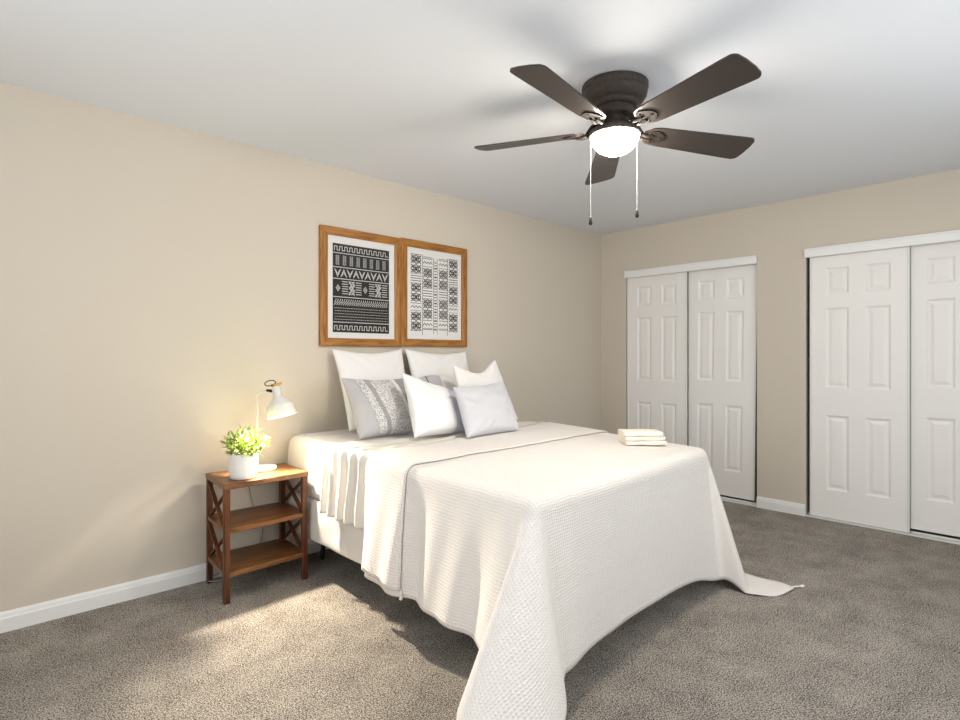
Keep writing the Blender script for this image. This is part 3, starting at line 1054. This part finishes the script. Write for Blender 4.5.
# ------------------------------------------------------------------ desk lamp
LB = Vector((-3.508, -.160, NZ + .001))
lamp = thing('desk_lamp', 'white metal desk lamp with cone shade, wooden knob and leather loop, lit', 'lamp', LB)
mb = MB(); mb.lathe([(0, 0), (.083, 0), (.086, .003), (.086, .016), (.083, .019), (.02, .021), (.010, .024), (.0, .024)], LB, 40); mb.build('base', M['white_metal'], lamp)
ARM = Vector((.48, -.88, 0)).normalized()
SB = LB + Vector((-.012, .012, 0))            # foot of the stem
stem = [SB + Vector((0, 0, .02)), SB + Vector((0, 0, .20)), SB + Vector((0, 0, .395))]
for k in range(1, 9):
    a = PI / 2 * k / 8
    stem.append(SB + ARM * (.045 * (1 - math.cos(a))) + Vector((0, 0, .395 + .045 * math.sin(a))))
stem.append(SB + ARM * .075 + Vector((0, 0, .442)))
mb = MB(); mb.tube(stem, .0055, 10); mb.build('stem', M['white_metal'], lamp)
RTV = Vector((math.sin(TH), -math.cos(TH), 0))
AX = Vector((-.10, .27, .95)).normalized()    # shade axis, pointing up
apex = SB + ARM * .128 + Vector((0, 0, .440))
mb = MB()
mb.tube([SB + ARM * .065 + Vector((0, 0, .442)), SB + ARM * .116 + Vector((0, 0, .440))], .0080, 12)
mb.tube([SB + ARM * .100 + Vector((0, 0, .441)) - ARM.cross(Vector((0, 0, 1))) * .017, SB + ARM * .100 + Vector((0, 0, .441)) + ARM.cross(Vector((0, 0, 1))) * .017], .009, 12)
mb.build('joint', M['black'], lamp)
prof = [(.0, .026), (.020, .025), (.0225, .020), (.0225, -.024), (.028, -.034), (.055, -.064), (.072, -.082), (.0745, -.088), (.0755, -.115), (.0765, -.140), (.0745, -.140),
        (.0735, -.115), (.0725, -.088), (.070, -.083), (.053, -.066), (.026, -.036), (.020, -.026), (.0, -.024)]
mb = MB(); mb.lathe(prof, apex, 40, AX); shade = mb.build('shade', M['white_metal'], lamp)
mb = MB(); mb.lathe([(0, 0), (.013, 0), (.014, .004), (.014, .010), (.012, .013), (0, .013)], apex + AX * .026, 24, AX)
kx = (RTV - AX * RTV.dot(AX)).normalized()
mb.tube([apex + AX * .036 - kx * .022, apex + AX * .036 + kx * .034], .0075, 12); mb.build('knob', M['pale_wood'], lamp)
mb = MB()
lp = []
for k in range(25):
    a = 2 * PI * k / 24
    lp.append(apex + AX * (.052 + .016 * math.sin(a)) + kx * (-.026 + .030 * math.cos(a) - .006 * math.sin(a)) + AX.cross(kx) * (.008 * math.sin(a)))
mb.tube(lp, .0028, 8); mb.build('leather_loop', M['leather'], lamp)
mb = MB()
mb.lathe([(0, .0), (.012, .0), (.013, -.02), (.020, -.035), (.024, -.048), (.022, -.058), (.014, -.066), (0, -.069)], apex - AX * .024, 24, AX); mb.build('bulb', M['bulb'], lamp)
LB2 = LB + Vector((-.037, .012, 0))
cordp = [LB2 + Vector((.02, .08, .01)), LB2 + Vector((.022, .122, -.03)), LB2 + Vector((.03, .128, -.12)), LB2 + Vector((.06, .130, -.25)), LB2 + Vector((.11, .130, -.38)), LB2 + Vector((.06, .128, -.50)),
         LB2 + Vector((-.10, .126, -.56)), LB2 + Vector((-.19, .110, -.572)), LB2 + Vector((-.20, .06, -.577)), LB2 + Vector((-.10, .03, -.578))]
def smooth_path(P, n=8):
    out = []
    for i in range(len(P) - 1):
        p0, p1, p2, p3 = P[max(i - 1, 0)], P[i], P[i + 1], P[min(i + 2, len(P) - 1)]
        for k in range(n):
            t_ = k / n
            out.append(.5 * ((2 * p1) + (-p0 + p2) * t_ + (2 * p0 - 5 * p1 + 4 * p2 - p3) * t_ ** 2 + (-p0 + 3 * p1 - 3 * p2 + p3) * t_ ** 3))
    out.append(P[-1]); return out
mb = MB(); mb.tube(smooth_path(cordp), .0028, 8); mb.build('power_cord', M['cord'], lamp)
pl = bpy.data.lights.new('lamp_light', 'SPOT')
pl.energy = LAMP_POWER; pl.color = (1.0, 0.89, 0.72); pl.shadow_soft_size = .02; pl.spot_size = math.radians(150); pl.spot_blend = .75
po = bpy.data.objects.new('lamp_light', pl); SC.collection.objects.link(po)
po.parent = lamp; po.location = apex - AX * .106 - LB
po.rotation_euler = Vector((.52, .66, .60)).to_track_quat('Z', 'Y').to_euler()

# ------------------------------------------------------------------ potted plant
PC = Vector((-3.655, -.300, NZ + .001))
pot = thing('potted_plant', 'small leafy green plant in a white cylinder pot on the nightstand', 'plant', PC)
mb = MB(); mb.lathe([(0, 0), (.060, 0), (.066, .004), (.069, .02), (.070, .126), (.068, .129), (.065, .126), (.064, .100), (0, .100)], PC, 40); mb.build('pot', M['ceramic'], pot)
mb = MB(); mb.lathe([(0, .112), (.03, .113), (.055, .109), (.0642, .106)], PC, 24); mb.build('soil', M['soil'], pot)
stm = MB(); lv = MB()
rnd = random.Random(5)
def leaf(mb, p, d, L, Wl, roll):
    d = d.normalized(); s = d.cross(Vector((0, 0, 1)));
    if s.length < .05: s = Vector((1, 0, 0))
    s.normalize(); u = s.cross(d)
    s, u = s * math.cos(roll) + u * math.sin(roll), u * math.cos(roll) - s * math.sin(roll)
    n = 6; rows = []
    for i in range(n + 1):
        f = i / n
        w_ = Wl * (math.sin(PI * min(1, f * .93 + .07)) ** .8) * (1 - .35 * f) + .0004
        c = p + d * L * f - u * (.10 * L * f * f) 
        b0_ = len(mb.v)
        mb.v += [tuple(c - s * w_ + u * w_ * .35), tuple(c), tuple(c + s * w_ + u * w_ * .35)]
        rows.append(b0_)
    for a, b_ in zip(rows[:-1], rows[1:]):
        mb.face((a, a + 1, b_ + 1, b_), smooth=True); mb.face((a + 1, a + 2, b_ + 2, b_ + 1), smooth=True)
for i in range(30):
    an = i * 2.399 + rnd.uniform(-.3, .3)
    rr = math.sqrt((i + .5) / 30)
    base = PC + Vector((math.cos(an) * .045 * rr, math.sin(an) * .045 * rr, .108))
    tip = PC + Vector((math.cos(an) * .112 * rr + .012, math.sin(an) * .112 * rr - .008, .150 + .095 * (1 - rr * .75) + rnd.uniform(-.012, .018)))
    mid = (base + tip) / 2 + Vector((0, 0, .012))
    stm.tube(smooth_path([base, mid, tip], 4), .0016, 5)
    ax_ = (tip - mid).normalized()
    for k in range(9):
        a2 = k * 2.4 + i
        f = .25 + .75 * k / 8
        p = base.lerp(tip, f)
        sd = ax_.orthogonal().normalized()
        sd = (sd * math.cos(a2) + ax_.cross(sd) * math.sin(a2))
        leaf(lv, p, sd * (1.0 - .5 * f) + ax_ * (.45 + .5 * f), rnd.uniform(.032, .048), rnd.uniform(.0075, .0115), rnd.uniform(-.5, .5))
stm.build('stems', M['leaf'], pot); lv.build('foliage', M['leaf'], pot)

# ------------------------------------------------------------------ ceiling fan
FC = Vector((-2.594, -1.853, H))
fan = thing('ceiling_fan', 'dark bronze flush mount ceiling fan with five blades and lit dome', 'fan', FC)
mb = MB()
mb.lathe([(.0, -.001), (.140, -.001), (.146, -.004), (.146, -.022), (.144, -.028), (.141, -.031), (.143, -.035), (.139, -.056), (.126, -.074), (.112, -.083), (.104, -.085), (.104, -.094), (.096, -.102), (.088, -.106), (0, -.106)], FC, 48)
mb.build('motor_housing', M['bronze'], fan)
mb = MB()
mb.lathe([(0, -.105), (.083, -.105), (.085, -.110), (.085, -.136), (.078, -.143), (.062, -.150), (.058, -.160), (.062, -.170), (.080, -.186), (.102, -.199), (.113, -.207), (.117, -.214), (.117, -.226), (.113, -.229), (.104, -.229), (.0, -.222)], FC, 48)
mb.build('light_kit', M['bronze'], fan)
mb = MB()
mb.lathe([(.106, -.227)] + [(.106 * math.cos(a), -.229 - .082 * math.sin(a)) for a in [PI / 2 * k / 10 for k in range(11)]], FC, 40)
mb.build('glass_dome', M['dome'], fan)
ZBL = -.202
PITCH = math.radians(13)
for k in range(5):
    an = math.radians(-175.5 + 72 * k)
    r_ = Vector((math.cos(an), math.sin(an), -.030 * math.cos(an - TH) - .043 * math.sin(TH - an))); tg = Vector((-math.sin(an), math.cos(an), 0))
    tw_ = tg * math.cos(PITCH) - Vector((0, 0, 1)) * math.sin(PITCH)      # ccw edge lower
    up = r_.cross(tw_)
    cen = FC + Vector((0, 0, ZBL))
    # blade outline (radial, half width)
    R0, R1 = .140, .668
    out_ = []
    prof = []
    nseg = 18
    for i in range(nseg + 1):
        f = i / nseg
        rad = lerp(R0, R1, f)
        hw = lerp(.060, .083, min(1, f * 1.1))
        if f < .14: hw *= math.sqrt(max(0.0, 1 - ((.14 - f) / .14) ** 2)) * .62 + .38
        prof.append((rad, hw))
    left = [(rad, hw) for rad, hw in prof[:-1]]
    hwT = prof[-1][1]
    cr = .028
    tipc = []
    for q in range(8):
        a = PI / 2 * q / 7
        tipc.append((R1 - cr + cr * math.sin(a), hwT - cr + cr * math.cos(a)))
    left = [p for p in left if p[0] < R1 - cr - .002] + tipc + [(R1 + .004, (hwT - cr) * .5)]
    outline = left + [(a, -b_) for a, b_ in reversed(left)]
    mb = MB()
    th = .0035
    ptsT = [cen + r_ * a + tw_ * b_ + up * th for a, b_ in outline]
    ptsB = [cen + r_ * a + tw_ * b_ - up * th for a, b_ in outline]
    n = len(outline); nb = len(mb.v)
    mb.v += [tuple(p) for p in ptsT] + [tuple(p) for p in ptsB]
    mb.face([nb + i for i in range(n)][::-1]); mb.face([nb + n + i for i in range(n)])
    for i in range(n):
        mb.face((nb + i, nb + (i + 1) % n, nb + n + (i + 1) % n, nb + n + i))
    # object frame along the blade so that the grain runs lengthwise
    ob = mb.build('blade', M['blade'], fan)
    # blade iron: curved arm and a scalloped plate under the blade root
    mb = MB()
    arm = [FC + Vector((0, 0, -.150)) + r_ * .070, FC + Vector((0, 0, -.178)) + r_ * .105, cen + r_ * .135 - up * .012, cen + r_ * .180 - up * .0085]
    pp = smooth_path(arm, 5)
    for sgn in (-1, 1):
        mb.tube([p + tw_ * sgn * .016 * (1 - .2 * i / len(pp)) for i, p in enumerate(pp)], .008, 8)
    ol = [(.150, .018), (.165, .040), (.185, .046), (.205, .040), (.222, .030), (.236, .014), (.240, 0)]
    ol = ol + [(a, -b_) for a, b_ in reversed(ol[:-1])]
    nb = len(mb.v); n = len(ol)
    mb.v += [tuple(cen + r_ * a + tw_ * b_ - up * .0040) for a, b_ in ol] + [tuple(cen + r_ * a + tw_ * b_ - up * .0085) for a, b_ in ol]
    mb.face([nb + i for i in range(n)][::-1]); mb.face([nb + n + i for i in range(n)])
    for i in range(n): mb.face((nb + i, nb + (i + 1) % n, nb + n + (i + 1) % n, nb + n + i))
    ir = mb.build('blade_iron', M['dark_bronze'], fan)
    for (a, b_) in ((.180, .030), (.180, -.030), (.218, 0)):
        mb = MB()
        mb.lathe([(0, -.0030), (.004, -.0025), (.005, 0)], cen + r_ * a + tw_ * b_ - up * .0085, 10)
        mb.build('screw', M['dark_bronze'], ir)
RT = Vector((math.sin(TH), -math.cos(TH), 0))
for off, zl in ((-.109, 1.848), (.100, 1.882)):
    p = FC + RT * off
    root_z = H - .226
    mb = MB()
    nb_ = int((root_z - zl) / .006)
    ztop_, zend = root_z, zl
    pts = [Vector((p.x, p.y, lerp(root_z, zl, i / nb_))) for i in range(nb_ + 1)]
    mb.tube(pts, [.0017 if i % 2 else .0010 for i in range(nb_ + 1)], 6)
    ch = mb.build('pull_chain', M['chain'], fan)
    mb = MB(); mb.lathe([(0, .004), (.003, .004), (.0045, -.004), (.0075, -.018), (.0085, -.026), (.006, -.033), (0, -.036)], (p.x, p.y, zl), 14); mb.build('fob', M['black'], ch)
